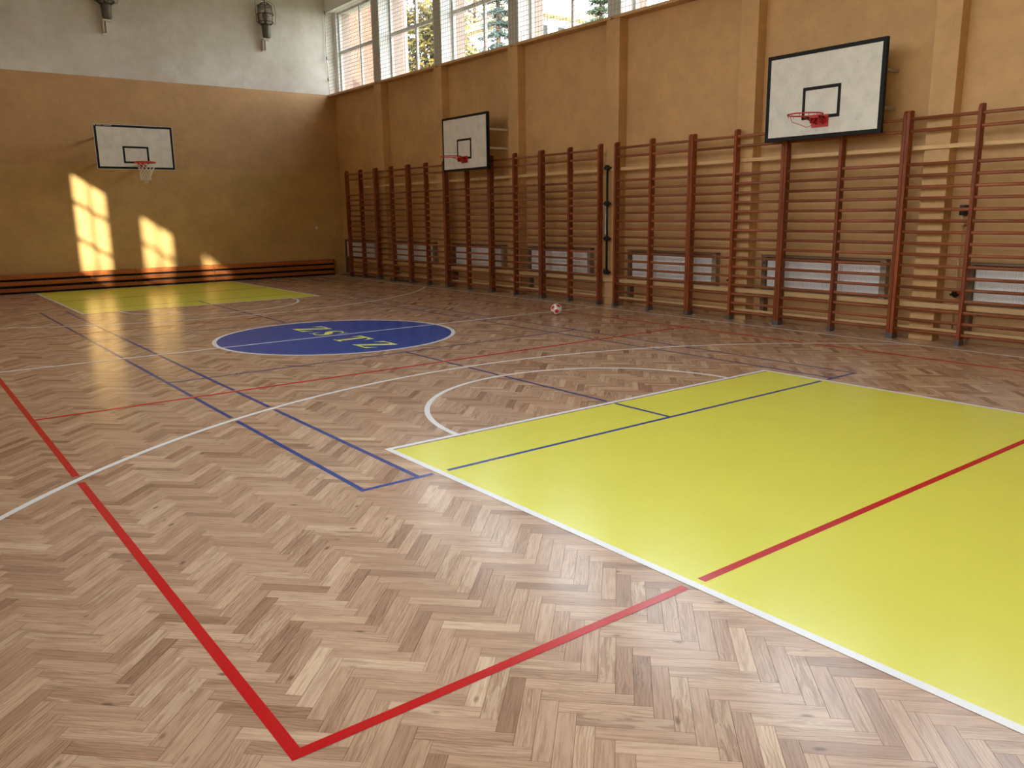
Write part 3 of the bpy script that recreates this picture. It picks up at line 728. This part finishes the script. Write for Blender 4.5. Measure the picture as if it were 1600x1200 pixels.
def leaf_mat(name, a, b):
    m = mat(name, a, .6); n = N(m); g = n.new('ShaderNodeNewGeometry')
    n.link(n.ramp(g.outputs['Random Per Island'], [(0, a), (1, b)]), n.p.inputs['Base Color']); return m
M_bark = mat('bark', (.12, .09, .07), .9)
def leaves(mb, c, rad, n, sz, rnd, flat=1.0):
    for _ in range(n):
        while True:
            p = Vector((rnd.uniform(-1, 1), rnd.uniform(-1, 1), rnd.uniform(-1, 1)))
            if .35 < p.length < 1: break
        p = Vector((c[0]+p.x*rad[0], c[1]+p.y*rad[1], c[2]+p.z*rad[2]))
        a = Vector((rnd.gauss(0, 1), rnd.gauss(0, 1), rnd.gauss(0, 1)*flat)).normalized(); b = a.orthogonal().normalized(); s = sz*rnd.uniform(.6, 1.3); k = len(mb.v)
        for q_ in (p-a*s, p+b*s*.5, p+a*s, p-b*s*.5): mb.v.append(tuple(q_))
        mb.f.append((k, k+1, k+2, k+3)); mb.m.append(0)
def broadleaf(x, y, H, R0, ml, label, seed, nleaf=9000):
    rnd = random.Random(seed); t = thing('tree', label, 'tree', (x, y, -.5), 0)
    tr = MB().tube([(0, 0, 0), (.1, 0, H*.4), (0, .1, H*.75), (.05, .1, H)], [.22, .17, .09, .02], 8); lf = MB()
    for k in range(26):
        z = H*(.25+.7*k/26); a = k*2.4; L_ = R0*(1-.5*(k/26))
        e_ = (L_*math.cos(a), L_*math.sin(a), z+L_*.5)
        tr.tube([(0, 0, z), (e_[0]*.5, e_[1]*.5, z+L_*.35), e_], [.06, .04, .012], 5)
        leaves(lf, (e_[0]*.8, e_[1]*.8, z+L_*.42), (R0*.42, R0*.42, R0*.36), nleaf//26, .17, rnd)
    part('trunk', tr, M_bark, t); part('foliage', lf, ml, t, kind='stuff')
def spruce(x, y, H, R0, ml, label, seed):
    rnd = random.Random(seed); t = thing('tree', label, 'tree', (x, y, -.5), 0)
    part('trunk', MB().tube([(0, 0, 0), (0, 0, H)], [.25, .02], 8), M_bark, t); lf = MB()
    for lv in range(30):
        z = H*(.08+.9*lv/30); rr = R0*(1-lv/31)
        for k in range(16):
            a = rnd.uniform(0, 2*PI)
            for s in range(20):
                q_ = (s+1)/20; p = Vector((rr*q_*math.cos(a), rr*q_*math.sin(a), z-rr*.28*q_))
                for _ in range(2):
                    d = Vector((rnd.gauss(0, 1), rnd.gauss(0, 1), rnd.gauss(0, .6))).normalized(); b = d.orthogonal().normalized(); sz = .17; k0 = len(lf.v)
                    pp = p+d*.12
                    for w_ in (pp-d*sz, pp+b*.03, pp+d*sz, pp-b*.03): lf.v.append(tuple(w_))
                    lf.f.append((k0, k0+1, k0+2, k0+3)); lf.m.append(0)
    part('foliage', lf, ml, t, kind='stuff')
Y1 = leaf_mat('autumn_leaf', (.20, .13, .015), (.07, .075, .015)); Y2 = leaf_mat('yellow_leaf', (.22, .15, .02), (.11, .085, .02)); G1 = leaf_mat('spruce_needle', (.02, .045, .038), (.045, .075, .065)); G2 = leaf_mat('green_leaf', (.03, .06, .03), (.06, .09, .045))
broadleaf(14.3, 19.5, 11, 2.2, Y1, 'autumn tree with olive-yellow leaves seen through the second window', 3)
broadleaf(28.5, 36.3, 20, 3.6, Y2, 'tall yellow autumn tree seen in the left half of the third window', 5)
spruce(20.0, 22.4, 17.5, 2.3, G1, 'blue-green spruce filling the right half of the third window', 8)
spruce(19.4, 14.6, 13.5, 2.0, G2, 'green tree at the right edge of the fourth window', 9)
